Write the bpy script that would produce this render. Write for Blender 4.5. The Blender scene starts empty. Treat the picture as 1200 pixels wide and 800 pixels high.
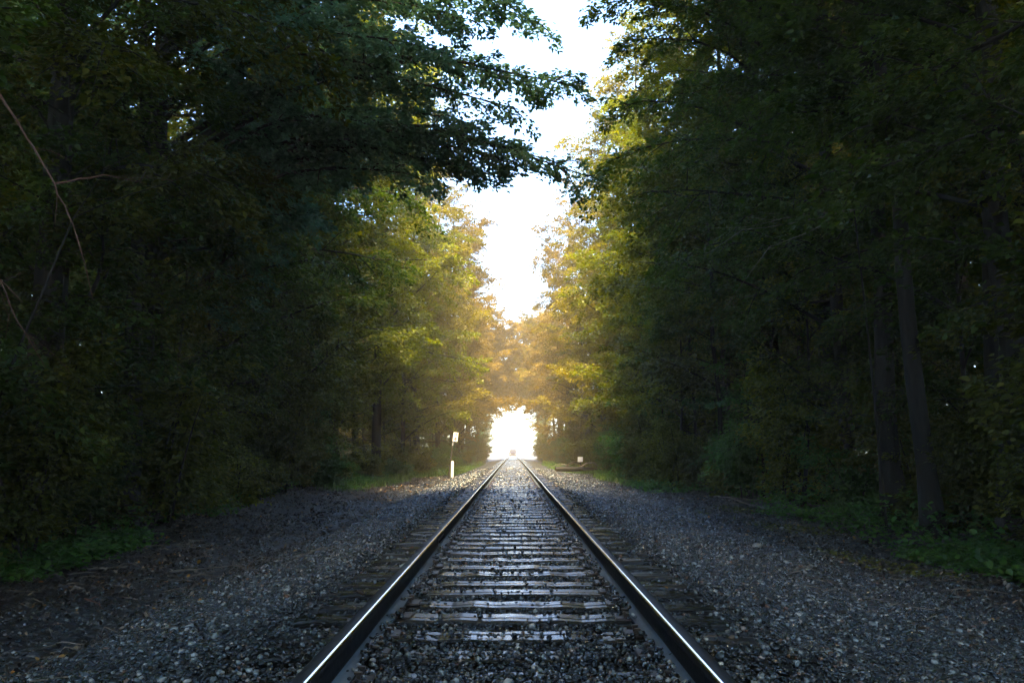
import bpy, bmesh, math, random
import numpy as np
from mathutils import Vector, Matrix

SC = bpy.context.scene
COL = SC.collection
R = math.radians
rng = np.random.default_rng(7)
rnd = random.Random(11)

# ------------------------------------------------------------------ camera geometry
F_PX, CX, CY, HORIZON = 1080.0, 600.0, 400.0, 528.0
PITCH = math.atan((HORIZON - CY) / F_PX)
CAM = (0.0, 0.0, 0.985)


def at(px, py, Y):
    """world point at depth Y (along the track) seen at photo pixel (px, py)"""
    u, v = (px - CX) / F_PX, (CY - py) / F_PX
    dy = math.cos(PITCH) - v * math.sin(PITCH)
    dz = math.sin(PITCH) + v * math.cos(PITCH)
    k = Y / dy
    return Vector((u * k, Y, CAM[2] + dz * k))


# ------------------------------------------------------------------ ground shape
def dip(y):
    y = np.asarray(y, float)
    return -2.3e-5 * np.clip(y - 40, 0, 300) ** 2


def ground_z(x, y):
    x, y = np.asarray(x, float), np.asarray(y, float)
    a = np.abs(x)
    z = np.interp(a, [0, 1.5, 2.0, 3.1, 4.0, 5.2, 7.5, 12, 30, 200], [-.05, -.05, -.09, -.26, -.31, -.30, -.12, .15, .5, .5])
    w = np.clip((a - 1.7) / 1.2, 0, 1)
    n = (np.sin(x * 1.9 + .7 * y) + np.sin(1.3 * y - x * .8 + 1) + .7 * np.sin(2.9 * x - 2.1 * y + 2) + .5 * np.sin(5.3 * x + 4.1 * y)) * .018
    rut = -.07 * np.exp(-((x + 3.0) / .35) ** 2) + .05 * np.exp(-((x + 3.7) / .4) ** 2)
    return z + n * w + rut + dip(y)


# ------------------------------------------------------------------ mesh helpers
def mesh_from(name, verts, faces):
    """verts (N,3); faces (M,k) equal sized"""
    me = bpy.data.meshes.new(name)
    verts = np.asarray(verts, np.float32)
    faces = np.asarray(faces, np.int32)
    m, k = faces.shape
    me.vertices.add(len(verts)); me.vertices.foreach_set('co', verts.ravel())
    me.loops.add(m * k); me.loops.foreach_set('vertex_index', faces.ravel())
    me.polygons.add(m)
    me.polygons.foreach_set('loop_start', np.arange(0, m * k, k, dtype=np.int32))
    me.polygons.foreach_set('loop_total', np.full(m, k, np.int32))
    me.update(calc_edges=True)
    return me


def link(name, me, mat=None, parent=None, loc=None):
    o = bpy.data.objects.new(name, me)
    COL.objects.link(o)
    if mat is not None:
        for m_ in (mat if isinstance(mat, (list, tuple)) else [mat]):
            me.materials.append(m_)
    if parent is not None:
        o.parent = parent
    if loc is not None:
        o.location = loc
    return o


def tag(o, label=None, cat=None, group=None, kind=None):
    if label: o['label'] = label
    if cat: o['category'] = cat
    if group: o['group'] = group
    if kind: o['kind'] = kind
    return o


def empty(name, loc, label, cat, group=None, rz=0.0):
    o = bpy.data.objects.new(name, None)
    COL.objects.link(o)
    o.empty_display_size = .2
    o.location = loc
    o.rotation_euler = (0, 0, rz)
    return tag(o, label, cat, group)


def copy_tree(o, parent=None):
    c = o.copy(); COL.objects.link(c)
    if parent is not None: c.parent = parent
    for ch in list(o.children):
        copy_tree(ch, c)
    return c


class Tubes:
    """collects tapered tubes as quads"""
    def __init__(s):
        s.v, s.f, s.n = [], [], 0

    def add(s, pts, radii, sides=6):
        pts = [Vector(p) for p in pts]
        n = len(pts)
        ang = [2 * math.pi * k / sides for k in range(sides)]
        ref = Vector((0, 0, 1)) if abs((pts[-1] - pts[0]).normalized().z) < .9 else Vector((1, 0, 0))
        for i, p in enumerate(pts):
            d = (pts[min(i + 1, n - 1)] - pts[max(i - 1, 0)]).normalized()
            a = d.cross(ref)
            if a.length < 1e-5: a = Vector((1, 0, 0))
            a.normalize(); b = d.cross(a)
            for t in ang:
                q = p + (a * math.cos(t) + b * math.sin(t)) * radii[i]
                s.v.append((q.x, q.y, q.z))
        for i in range(n - 1):
            for k in range(sides):
                k2 = (k + 1) % sides
                s.f.append((s.n + i * sides + k, s.n + i * sides + k2, s.n + (i + 1) * sides + k2, s.n + (i + 1) * sides + k))
        # end caps as degenerate-free quads (fan by pairs)
        for base in (s.n, s.n + (n - 1) * sides):
            if sides == 6:
                s.f.append((base, base + 1, base + 2, base + 3)); s.f.append((base, base + 3, base + 4, base + 5))
            elif sides == 4:
                s.f.append((base, base + 1, base + 2, base + 3))
        s.n += n * sides

    def mesh(s, name, smooth=True):
        me = mesh_from(name, s.v, s.f)
        if smooth:
            me.polygons.foreach_set('use_smooth', np.ones(len(me.polygons), bool))
        return me


def bm_obj(name, build, mat, parent=None, bevel=0.0, loc=None, smooth=False):
    bm = bmesh.new()
    build(bm)
    if bevel:
        bmesh.ops.bevel(bm, geom=list(bm.edges), offset=bevel, segments=1, affect='EDGES', clamp_overlap=True)
    bmesh.ops.recalc_face_normals(bm, faces=list(bm.faces))
    me = bpy.data.meshes.new(name)
    bm.to_mesh(me); bm.free()
    if smooth:
        me.polygons.foreach_set('use_smooth', np.ones(len(me.polygons), bool))
    return link(name, me, mat, parent, loc)


def box(bm, c, s, rot=None):
    m = Matrix.Translation(c)
    if rot is not None: m = m @ rot
    return bmesh.ops.create_cube(bm, size=1, matrix=m @ Matrix.Diagonal((s[0], s[1], s[2], 1)))['verts']


def cyl(bm, c, r, depth, axis='Z', seg=16, r2=None):
    rot = Matrix.Identity(4)
    if axis == 'X': rot = Matrix.Rotation(R(90), 4, 'Y')
    if axis == 'Y': rot = Matrix.Rotation(R(90), 4, 'X')
    bmesh.ops.create_cone(bm, cap_ends=True, segments=seg, radius1=r, radius2=r if r2 is None else r2, depth=depth,
                          matrix=Matrix.Translation(c) @ rot)


# ------------------------------------------------------------------ materials
def newmat(name):
    m = bpy.data.materials.new(name); m.use_nodes = True
    nt = m.node_tree
    for n in list(nt.nodes): nt.nodes.remove(n)
    out = nt.nodes.new('ShaderNodeOutputMaterial')
    return m, nt, out


def node(nt, typ, **kw):
    n = nt.nodes.new(typ)
    for k, v in kw.items():
        if k.startswith('i_'):
            n.inputs[k[2:].replace('_', ' ')].default_value = v
        else:
            setattr(n, k, v)
    return n


def ramp(nt, stops):
    n = nt.nodes.new('ShaderNodeValToRGB')
    e = n.color_ramp.elements
    while len(e) > 1: e.remove(e[-1])
    e[0].position = stops[0][0]; e[0].color = (*stops[0][1], 1)
    for p, c in stops[1:]:
        x = e.new(p); x.color = (*c, 1)
    return n


def leaf_mat(name, dark, mid, light, transl=.5, rough=.45, spec=.35, hue_var=.25):
    m, nt, out = newmat(name)
    L = nt.links
    geo = node(nt, 'ShaderNodeNewGeometry')
    r = ramp(nt, [(0, dark), (.55, mid), (1, light)])
    oi = node(nt, 'ShaderNodeObjectInfo')
    # slow clump-wise variation: whole sprays of younger or older leaves
    tc = node(nt, 'ShaderNodeTexCoord')
    ns = node(nt, 'ShaderNodeTexNoise', i_Scale=.55, i_Detail=2.0)
    L.new(tc.outputs['Object'], ns.inputs['Vector'])
    mx = node(nt, 'ShaderNodeMath', operation='MULTIPLY_ADD'); mx.inputs[1].default_value = .55
    ad = node(nt, 'ShaderNodeMath', operation='MULTIPLY_ADD'); ad.inputs[1].default_value = 1.5; ad.inputs[2].default_value = -.52
    L.new(ns.outputs['Fac'], ad.inputs[0])
    L.new(geo.outputs['Random Per Island'], mx.inputs[0]); L.new(ad.outputs[0], mx.inputs[2])
    L.new(mx.outputs[0], r.inputs['Fac'])
    hs = node(nt, 'ShaderNodeHueSaturation')
    mr = node(nt, 'ShaderNodeMapRange'); mr.inputs['To Min'].default_value = 1 - hue_var; mr.inputs['To Max'].default_value = 1 + hue_var
    L.new(oi.outputs['Random'], mr.inputs['Value']); L.new(mr.outputs[0], hs.inputs['Value'])
    L.new(r.outputs['Color'], hs.inputs['Color'])
    p = node(nt, 'ShaderNodeBsdfPrincipled', i_Roughness=rough)
    p.inputs['Specular IOR Level'].default_value = spec
    L.new(hs.outputs['Color'], p.inputs['Base Color'])
    t = node(nt, 'ShaderNodeBsdfTranslucent')
    hs2 = node(nt, 'ShaderNodeHueSaturation', i_Value=1.5, i_Saturation=1.1)
    L.new(hs.outputs['Color'], hs2.inputs['Color']); L.new(hs2.outputs['Color'], t.inputs['Color'])
    mix = node(nt, 'ShaderNodeMixShader', i_Fac=transl)
    L.new(p.outputs[0], mix.inputs[1]); L.new(t.outputs[0], mix.inputs[2])
    L.new(mix.outputs[0], out.inputs['Surface'])
    return m


def rough_mat(name, c1, c2, scale=8.0, rough=(.5, .8), bump=.4, stretch=(1, 1, 1), metallic=0.0, detail=6.0, spec=.4, c3=None, bump_dist=.02):
    m, nt, out = newmat(name)
    L = nt.links
    tc = node(nt, 'ShaderNodeTexCoord')
    mp = node(nt, 'ShaderNodeMapping'); mp.inputs['Scale'].default_value = stretch
    L.new(tc.outputs['Object'], mp.inputs['Vector'])
    ns = node(nt, 'ShaderNodeTexNoise', i_Scale=scale, i_Detail=detail, i_Roughness=.65)
    L.new(mp.outputs[0], ns.inputs['Vector'])
    stops = [(.3, c1), (.7, c2)] if c3 is None else [(.28, c1), (.5, c2), (.72, c3)]
    r = ramp(nt, stops); L.new(ns.outputs['Fac'], r.inputs['Fac'])
    p = node(nt, 'ShaderNodeBsdfPrincipled', i_Metallic=metallic)
    p.inputs['Specular IOR Level'].default_value = spec
    L.new(r.outputs['Color'], p.inputs['Base Color'])
    mr = node(nt, 'ShaderNodeMapRange'); mr.inputs['From Min'].default_value = .3; mr.inputs['From Max'].default_value = .7
    mr.inputs['To Min'].default_value, mr.inputs['To Max'].default_value = rough
    L.new(ns.outputs['Fac'], mr.inputs['Value']); L.new(mr.outputs[0], p.inputs['Roughness'])
    b = node(nt, 'ShaderNodeBump', i_Strength=bump, i_Distance=bump_dist)
    L.new(ns.outputs['Fac'], b.inputs['Height']); L.new(b.outputs[0], p.inputs['Normal'])
    L.new(p.outputs[0], out.inputs['Surface'])
    return m


def island_mat(name, stops, rough=(.25, .6), spec=.5, bump=0.0):
    """colour per loose piece (stones, litter, blades)"""
    m, nt, out = newmat(name)
    L = nt.links
    geo = node(nt, 'ShaderNodeNewGeometry')
    r = ramp(nt, stops); L.new(geo.outputs['Random Per Island'], r.inputs['Fac'])
    p = node(nt, 'ShaderNodeBsdfPrincipled')
    p.inputs['Specular IOR Level'].default_value = spec
    L.new(r.outputs['Color'], p.inputs['Base Color'])
    wn = node(nt, 'ShaderNodeTexWhiteNoise', noise_dimensions='1D')
    L.new(geo.outputs['Random Per Island'], wn.inputs['W'])
    mr = node(nt, 'ShaderNodeMapRange'); mr.inputs['To Min'].default_value, mr.inputs['To Max'].default_value = rough
    L.new(wn.outputs['Value'], mr.inputs['Value']); L.new(mr.outputs[0], p.inputs['Roughness'])
    if bump:
        tc = node(nt, 'ShaderNodeTexCoord')
        ns = node(nt, 'ShaderNodeTexNoise', i_Scale=90.0, i_Detail=3.0)
        L.new(tc.outputs['Object'], ns.inputs['Vector'])
        b = node(nt, 'ShaderNodeBump', i_Strength=bump, i_Distance=.006)
        L.new(ns.outputs['Fac'], b.inputs['Height']); L.new(b.outputs[0], p.inputs['Normal'])
    L.new(p.outputs[0], out.inputs['Surface'])
    return m


def plain(name, c, rough=.5, metallic=0.0, spec=.5, bump=.15):
    c2 = tuple(min(1, x * 1.25 + .004) for x in c); c1 = tuple(x * .75 for x in c)
    return rough_mat(name, c1, c2, scale=14, rough=(rough * .85, min(1, rough * 1.15)), bump=bump, metallic=metallic, spec=spec, bump_dist=.004)


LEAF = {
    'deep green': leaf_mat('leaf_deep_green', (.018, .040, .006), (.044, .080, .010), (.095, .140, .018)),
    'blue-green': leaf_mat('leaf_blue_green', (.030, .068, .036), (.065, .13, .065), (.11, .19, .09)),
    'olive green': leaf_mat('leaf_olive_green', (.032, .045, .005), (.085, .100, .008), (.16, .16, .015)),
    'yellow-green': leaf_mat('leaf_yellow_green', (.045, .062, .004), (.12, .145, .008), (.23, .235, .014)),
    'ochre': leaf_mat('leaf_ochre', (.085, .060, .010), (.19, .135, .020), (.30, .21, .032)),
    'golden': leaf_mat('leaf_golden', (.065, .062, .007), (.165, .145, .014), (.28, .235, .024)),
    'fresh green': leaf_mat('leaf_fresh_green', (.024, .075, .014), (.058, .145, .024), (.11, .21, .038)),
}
BARK = rough_mat('bark', (.007, .006, .005), (.026, .021, .017), scale=5, rough=(.75, .95), bump=.9, stretch=(3, 3, .5), bump_dist=.03)
BARK_PALE = rough_mat('bark_pale', (.03, .026, .02), (.075, .064, .05), scale=6, rough=(.75, .95), bump=.7, stretch=(3, 3, .5), bump_dist=.02)
BARK_RED = rough_mat('bark_reddish', (.05, .022, .014), (.15, .066, .04), scale=9, rough=(.6, .9), bump=.6, bump_dist=.01)
DEADWOOD = rough_mat('deadwood', (.07, .060, .048), (.23, .195, .155), scale=9, rough=(.6, .9), bump=.6, stretch=(1, 1, 1), bump_dist=.01)


def wet_wood():
    m, nt, out = newmat('wet_sleeper_wood')
    L = nt.links
    tc = node(nt, 'ShaderNodeTexCoord')
    oi = node(nt, 'ShaderNodeObjectInfo')
    mp = node(nt, 'ShaderNodeMapping'); mp.inputs['Scale'].default_value = (.8, 14, 14)
    va = node(nt, 'ShaderNodeVectorMath', operation='ADD')
    vm = node(nt, 'ShaderNodeVectorMath', operation='SCALE'); vm.inputs[3].default_value = 40
    cb = node(nt, 'ShaderNodeCombineXYZ')
    L.new(oi.outputs['Random'], cb.inputs[0]); L.new(oi.outputs['Random'], cb.inputs[1])
    L.new(cb.outputs[0], vm.inputs[0]); L.new(tc.outputs['Object'], va.inputs[0]); L.new(vm.outputs[0], va.inputs[1])
    L.new(va.outputs[0], mp.inputs['Vector'])
    grain = node(nt, 'ShaderNodeTexNoise', i_Scale=3.0, i_Detail=7.0, i_Roughness=.7)
    L.new(mp.outputs[0], grain.inputs['Vector'])
    r = ramp(nt, [(.3, (.005, .006, .007)), (.52, (.017, .019, .021)), (.75, (.045, .047, .049))])
    L.new(grain.outputs['Fac'], r.inputs['Fac'])
    wet = node(nt, 'ShaderNodeTexNoise', i_Scale=2.6, i_Detail=4.0, i_Roughness=.6)
    L.new(va.outputs[0], wet.inputs['Vector'])
    mr = node(nt, 'ShaderNodeMapRange'); mr.inputs['From Min'].default_value = .38; mr.inputs['From Max'].default_value = .62
    mr.inputs['To Min'].default_value = .10; mr.inputs['To Max'].default_value = .36
    L.new(wet.outputs['Fac'], mr.inputs['Value'])
    p = node(nt, 'ShaderNodeBsdfPrincipled')
    p.inputs['Specular IOR Level'].default_value = .6
    L.new(r.outputs['Color'], p.inputs['Base Color']); L.new(mr.outputs[0], p.inputs['Roughness'])
    b = node(nt, 'ShaderNodeBump', i_Strength=.28, i_Distance=.010)
    L.new(grain.outputs['Fac'], b.inputs['Height']); L.new(b.outputs[0], p.inputs['Normal'])
    L.new(p.outputs[0], out.inputs['Surface'])
    return m


TIE = wet_wood()
RAIL_DARK = rough_mat('rail_dark_steel', (.006, .006, .007), (.016, .017, .020), scale=22, rough=(.5, .7), bump=.25, metallic=.0, spec=.12, bump_dist=.004)
RAIL_TOP = rough_mat('rail_head_steel', (.008, .008, .009), (.02, .02, .022), scale=30, rough=(.45, .65), bump=.08, stretch=(1, .2, 1), metallic=.0, spec=.25, bump_dist=.002)
RAIL_BAND = rough_mat('rail_polished_band', (.55, .56, .58), (.7, .71, .73), scale=30, rough=(.10, .18), bump=.02, stretch=(1, .05, 1), metallic=1.0, bump_dist=.001)
RAIL_FOOT = rough_mat('rail_foot_sky_sheen', (.03, .036, .042), (.20, .25, .30), scale=4, rough=(.45, .7), bump=.2, stretch=(1, .4, 1), metallic=.0, spec=.25, bump_dist=.004)  # pale blue-grey base colour stands in for sky sheen on the foot
PLATE = rough_mat('wet_rusty_plate', (.03, .022, .018), (.09, .07, .06), scale=18, rough=(.2, .5), bump=.3, metallic=.5, bump_dist=.004)
STONE = island_mat('wet_ballast_stone', [(0, (.003, .004, .005)), (.50, (.008, .011, .013)), (.72, (.020, .027, .031)), (.86, (.075, .098, .108)), (.94, (.26, .31, .32)), (.978, (.42, .43, .42)), (.985, (.16, .08, .04)), (1, (.12, .07, .05))], rough=(.05, .36), spec=.85, bump=.3)  # palest stones carry painted glints of sky, beside the real wet gloss
LITTER = island_mat('leaf_litter', [(0, (.008, .006, .005)), (.5, (.022, .016, .011)), (.8, (.055, .042, .030)), (.94, (.22, .19, .15)), (.985, (.30, .16, .03)), (1, (.35, .13, .02))], rough=(.3, .7), spec=.4)
GRASS = island_mat('grass_blades', [(0, (.03, .07, .010)), (.5, (.07, .15, .020)), (1, (.14, .22, .035))], rough=(.4, .7), spec=.3)
MOSS = island_mat('moss', [(0, (.035, .045, .008)), (.5, (.075, .085, .012)), (1, (.15, .15, .03))], rough=(.7, .9), spec=.1)


def ground_mat():
    m, nt, out = newmat('ground_gravel_and_soil')
    L = nt.links
    tc = node(nt, 'ShaderNodeTexCoord')
    sx = node(nt, 'ShaderNodeSeparateXYZ'); L.new(tc.outputs['Object'], sx.inputs[0])
    ab = node(nt, 'ShaderNodeMath', operation='ABSOLUTE'); L.new(sx.outputs['X'], ab.inputs[0])
    n1 = node(nt, 'ShaderNodeTexNoise', i_Scale=.9, i_Detail=5.0); L.new(tc.outputs['Object'], n1.inputs['Vector'])
    ad = node(nt, 'ShaderNodeMath', operation='MULTIPLY_ADD'); ad.inputs[1].default_value = 3.0
    L.new(n1.outputs['Fac'], ad.inputs[0]); L.new(ab.outputs[0], ad.inputs[2])
    mr = node(nt, 'ShaderNodeMapRange'); mr.inputs['From Min'].default_value = 4.3; mr.inputs['From Max'].default_value = 5.6
    L.new(ad.outputs[0], mr.inputs['Value'])
    vo = node(nt, 'ShaderNodeTexVoronoi', i_Scale=22.0); L.new(tc.outputs['Object'], vo.inputs['Vector'])
    g = ramp(nt, [(0, (.006, .008, .009)), (.5, (.020, .026, .030)), (.8, (.075, .090, .095)), (1, (.26, .28, .28))])
    L.new(vo.outputs['Color'], g.inputs['Fac'])
    n2 = node(nt, 'ShaderNodeTexNoise', i_Scale=14.0, i_Detail=8.0, i_Roughness=.75); L.new(tc.outputs['Object'], n2.inputs['Vector'])
    s = ramp(nt, [(.3, (.005, .004, .003)), (.55, (.014, .010, .007)), (.75, (.034, .025, .017))])
    L.new(n2.outputs['Fac'], s.inputs['Fac'])
    mx = node(nt, 'ShaderNodeMix', data_type='RGBA')
    L.new(mr.outputs[0], mx.inputs['Factor']); L.new(g.outputs['Color'], mx.inputs['A']); L.new(s.outputs['Color'], mx.inputs['B'])
    p = node(nt, 'ShaderNodeBsdfPrincipled', i_Roughness=.55)
    p.inputs['Specular IOR Level'].default_value = .4
    L.new(mx.outputs['Result'], p.inputs['Base Color'])
    hm = node(nt, 'ShaderNodeMath', operation='MULTIPLY_ADD'); hm.inputs[1].default_value = -1.0
    L.new(vo.outputs['Distance'], hm.inputs[0]); L.new(n2.outputs['Fac'], hm.inputs[2])
    b = node(nt, 'ShaderNodeBump', i_Strength=.9, i_Distance=.04)
    L.new(hm.outputs[0], b.inputs['Height']); L.new(b.outputs[0], p.inputs['Normal'])
    L.new(p.outputs[0], out.inputs['Surface'])
    return m


# ------------------------------------------------------------------ ground sheet
def build_ground():
    xs = np.concatenate([-np.geomspace(400, 12, 16), np.arange(-11.5, 11.6, .25), np.geomspace(12, 400, 16)])
    ys = np.concatenate([[-120, -60, -30], np.arange(-12, 60, .3), np.arange(60, 360, 2.0), np.geomspace(364, 2500, 14)])
    X, Y = np.meshgrid(xs, ys)
    Z = ground_z(X, Y)
    v = np.stack([X, Y, Z], -1).reshape(-1, 3)
    nx, ny = len(xs), len(ys)
    i = np.arange(nx - 1)[None, :] + nx * np.arange(ny - 1)[:, None]
    f = np.stack([i, i + 1, i + 1 + nx, i + nx], -1).reshape(-1, 4)
    me = mesh_from('ground', v, f)
    me.polygons.foreach_set('use_smooth', np.ones(len(me.polygons), bool))
    tag(link('ground', me, ground_mat()), kind='structure')


build_ground()

# ------------------------------------------------------------------ ballast stones
ICO_V = []
_t = (1 + 5 ** .5) / 2
for a_, b_ in ((-1, _t), (1, _t), (-1, -_t), (1, -_t)):
    ICO_V.append((a_, b_, 0))
for a_, b_ in ((-1, _t), (1, _t), (-1, -_t), (1, -_t)):
    ICO_V.append((0, a_, b_))
for a_, b_ in ((_t, -1), (_t, 1), (-_t, -1), (-_t, 1)):
    ICO_V.append((a_, 0, b_))
ICO_V = np.array(ICO_V) / math.sqrt(1 + _t * _t)
ICO_F = np.array([(0, 11, 5), (0, 5, 1), (0, 1, 7), (0, 7, 10), (0, 10, 11), (1, 5, 9), (5, 11, 4), (11, 10, 2), (10, 7, 6), (7, 1, 8),
                  (3, 9, 4), (3, 4, 2), (3, 2, 6), (3, 6, 8), (3, 8, 9), (4, 9, 5), (2, 4, 11), (6, 2, 10), (8, 6, 7), (9, 8, 1)])


def rand_rot(n):
    q = rng.normal(size=(n, 4)); q /= np.linalg.norm(q, axis=1)[:, None]
    w, x, y, z = q.T
    return np.stack([1 - 2 * (y * y + z * z), 2 * (x * y - z * w), 2 * (x * z + y * w),
                     2 * (x * y + z * w), 1 - 2 * (x * x + z * z), 2 * (y * z - x * w),
                     2 * (x * z - y * w), 2 * (y * z + x * w), 1 - 2 * (x * x + y * y)], -1).reshape(n, 3, 3)


def stones_mesh(name, P, size):
    n = len(P)
    V = ICO_V[None] * rng.uniform(.62, 1.12, (n, 12, 1))
    V = V * rng.uniform(.55, 1.15, (n, 1, 3))
    V = np.einsum('nij,nkj->nki', rand_rot(n), V)
    V[:, :, 2] *= .8
    V = V * size[:, None, None] + P[:, None, :]
    Fc = ICO_F[None] + 12 * np.arange(n)[:, None, None]
    return mesh_from(name, V.reshape(-1, 3), Fc.reshape(-1, 3))


TIE_Y0, TIE_STEP = 2.15, .5
tie_ys = []
yy = TIE_Y0
while yy < 150:
    tie_ys.append(yy + rnd.uniform(-.035, .035)); yy += TIE_STEP
tie_arr = np.array(tie_ys)


def near_tie(y):
    k = np.clip(np.searchsorted(tie_arr, y), 1, len(tie_arr) - 1)
    return np.minimum(np.abs(y - tie_arr[k - 1]), np.abs(y - tie_arr[k]))


def build_ballast():
    Ps, Ss = [], []
    for (y0, y1, dens, s0, s1) in ((2.4, 8, 1500, .009, .022), (8, 15, 950, .011, .024), (15, 28, 420, .016, .030), (28, 55, 110, .022, .042)):
        xl, xr = -4.6, 5.4
        n = int((xr - xl) * (y1 - y0) * dens)
        x = rng.uniform(xl, xr, n); y = rng.uniform(y0, y1, n)
        lim = np.where(x < 0, 2.5, 3.6) + rng.exponential(.55, n)
        keep = np.abs(x) < lim
        on_tie = (near_tie(y) < .125) & (np.abs(x) < 1.3)
        near_cover = (y < 4.75 + rng.normal(0, .4, n))
        edge_cover = (np.abs(x) > 1.2) & (rng.random(n) < .22)
        keep &= ~on_tie | near_cover | edge_cover | (rng.random(n) < .05)
        keep &= np.abs(np.abs(x) - .76) > .10
        x, y, on_tie, near_cover = x[keep], y[keep], on_tie[keep], near_cover[keep]
        s = rng.uniform(s0, s1, len(x)) * np.where(rng.random(len(x)) < .04, 1.6, 1)
        z = ground_z(x, y) + s * .25
        inner = (np.abs(x) < 1.5)
        z = np.where(inner & ~on_tie, z + rng.uniform(0, .035, len(x)), z)
        z = np.where((np.abs(x) > .85) & (np.abs(x) < 1.4) & (near_tie(y) >= .125) & ~near_cover, z - .02, z)
        z = np.where(on_tie, .0 + dip(y) + s * .45, z)
        z = np.where(inner & near_cover, np.maximum(z, rng.uniform(-.035, .012, len(x))), z)
        Ps.append(np.stack([x, y, z], -1)); Ss.append(s)
    # a bank of stones against the inner foot of each rail
    n = 7000
    y = 2.4 + 22 * rng.random(n) ** 1.4
    x = rng.choice([-1, 1], n) * (.76 - np.abs(rng.normal(.092, .022, n)))
    k = rng.random(n) < .5 + .5 * np.sin(y * 3.1 + np.sign(x))
    x, y = x[k], y[k]
    s = rng.uniform(.010, .022, len(x))
    Ps.append(np.stack([x, y, np.where(np.abs(x) > .675, .028 + s * .5, s * .5 + rng.uniform(-.03, .016, len(x)))], -1)); Ss.append(s)
    P, S = np.concatenate(Ps), np.concatenate(Ss)
    tag(link('gravel', stones_mesh('gravel', P, S), STONE), 'dark wet crushed stone ballast around the sleepers', 'gravel', kind='stuff')


build_ballast()


# ------------------------------------------------------------------ sleepers
def tie_mesh(seed):
    r = random.Random(seed)
    bm = bmesh.new()
    L_, W_, H_ = 2.6 + r.uniform(-.06, .06), .235 + r.uniform(-.02, .02), .17
    nx = 18
    gy, gd = r.uniform(-.035, .035), r.choice([.018, .026, .03, .008])
    rows = []
    for i in range(nx + 1):
        x = -L_ / 2 + L_ * i / nx
        dz, w1, w2 = r.uniform(-.010, .003), r.uniform(-.012, .006), r.uniform(-.012, .006)
        e = .012 if i in (0, nx) else 0
        rows.append([bm.verts.new((x, -W_ / 2 - w1 + e, -H_)), bm.verts.new((x, -W_ / 2 - w1, -.012 - e + dz)), bm.verts.new((x, -W_ / 2 - w1 + .014, dz - e)),
                     bm.verts.new((x, gy - .016, dz - e)), bm.verts.new((x, gy + r.uniform(-.006, .006), dz - e - gd * r.uniform(.5, 1.2))), bm.verts.new((x, gy + .016, dz - e)),
                     bm.verts.new((x, W_ / 2 + w2 - .014, dz - e)), bm.verts.new((x, W_ / 2 + w2, -.012 - e + dz)), bm.verts.new((x, W_ / 2 + w2 - e, -H_))])
    for a, b in zip(rows, rows[1:]):
        for k in range(8):
            bm.faces.new((a[k], b[k], b[k + 1], a[k + 1]))
    bm.faces.new(rows[0]); bm.faces.new(rows[-1])
    bmesh.ops.recalc_face_normals(bm, faces=list(bm.faces))
    me = bpy.data.meshes.new('sleeper'); bm.to_mesh(me); bm.free()
    me.materials.append(TIE)
    return me


tie_meshes = [tie_mesh(s) for s in range(9)]


def plate_build(bm):
    box(bm, (0, 0, .0055), (.30, .185, .013))
    for s in (-1, 1):
        box(bm, (s * .083, 0, .014), (.016, .185, .010))


def spike_build(bm):
    box(bm, (0, 0, .012), (.016, .016, .03))
    box(bm, (0, .004, .031), (.030, .034, .010))


ORD = ['first', 'second', 'third', 'fourth', 'fifth', 'sixth', 'seventh', 'eighth', 'ninth', 'tenth', 'eleventh', 'twelfth', 'thirteenth',
       'fourteenth', 'fifteenth', 'sixteenth', 'seventeenth', 'eighteenth', 'nineteenth', 'twentieth', 'twenty-first', 'twenty-second',
       'twenty-third', 'twenty-fourth', 'twenty-fifth', 'twenty-sixth', 'twenty-seventh', 'twenty-eighth', 'twenty-ninth', 'thirtieth',
       'thirty-first', 'thirty-second', 'thirty-third', 'thirty-fourth', 'thirty-fifth', 'thirty-sixth']
first_plate = first_spike = None
seen = 0
for i, y in enumerate(tie_ys):
    if y < 3.7: continue
    z = float(dip(y)) + rnd.uniform(-.008, .006)
    o = bpy.data.objects.new('railway_sleeper', tie_meshes[rnd.randrange(9)])
    COL.objects.link(o)
    o.location = (rnd.uniform(-.04, .04), y, z)
    o.rotation_euler = (0, 0, R(rnd.gauss(0, .7)) + (math.pi if rnd.random() < .5 else 0))
    if seen < 20:
        state = 'mostly buried in gravel' if y < 5.4 else rnd.choice(['wet dark top', 'bare wet top', 'stones lying on it', 'worn shiny top'])
        lab = f'{ORD[seen]} wooden sleeper counted up from the bottom of the picture, {state}'
    else:
        lab = 'dark wooden sleeper far up the track, past the twenty nearest ones'
    tag(o, lab, 'sleeper', 'wooden sleepers under the rails')
    if seen < 60:
        for s in (-1, 1):
            if first_plate is None:
                p = bm_obj('tie_plate', plate_build, PLATE, o, bevel=.002)
                first_plate = p
            else:
                p = first_plate.copy(); COL.objects.link(p); p.parent = o
            flip = -1 if abs(o.rotation_euler.z) > 2 else 1
            p.location = ((s * .753 - o.location.x) * flip, 0, .0 - (z - float(dip(y))) * .5)
            if seen < 30:
                for (sx, sy) in ((-.092, .05), (.092, -.05), (-.092, -.06), (.092, .055)):
                    if first_spike is None:
                        k = bm_obj('spike', spike_build, PLATE, p, bevel=.002); first_spike = k
                    else:
                        k = first_spike.copy(); COL.objects.link(k); k.parent = p
                    k.location = (sx, sy, .01); k.rotation_euler = (R(rnd.uniform(-6, 6)), 0, R(90 if sx > 0 else -90))
    seen += 1


def far_ties(bm):
    y = tie_ys[-1] + .5
    while y < 330:
        box(bm, (0, y, float(dip(y)) - .085), (2.6, .235, .17)); y += .5


tag(bm_obj('distant_sleepers', far_ties, TIE), 'thin dark sleepers of the farthest stretch of track by the rail truck', 'sleepers', kind='stuff')


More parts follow.
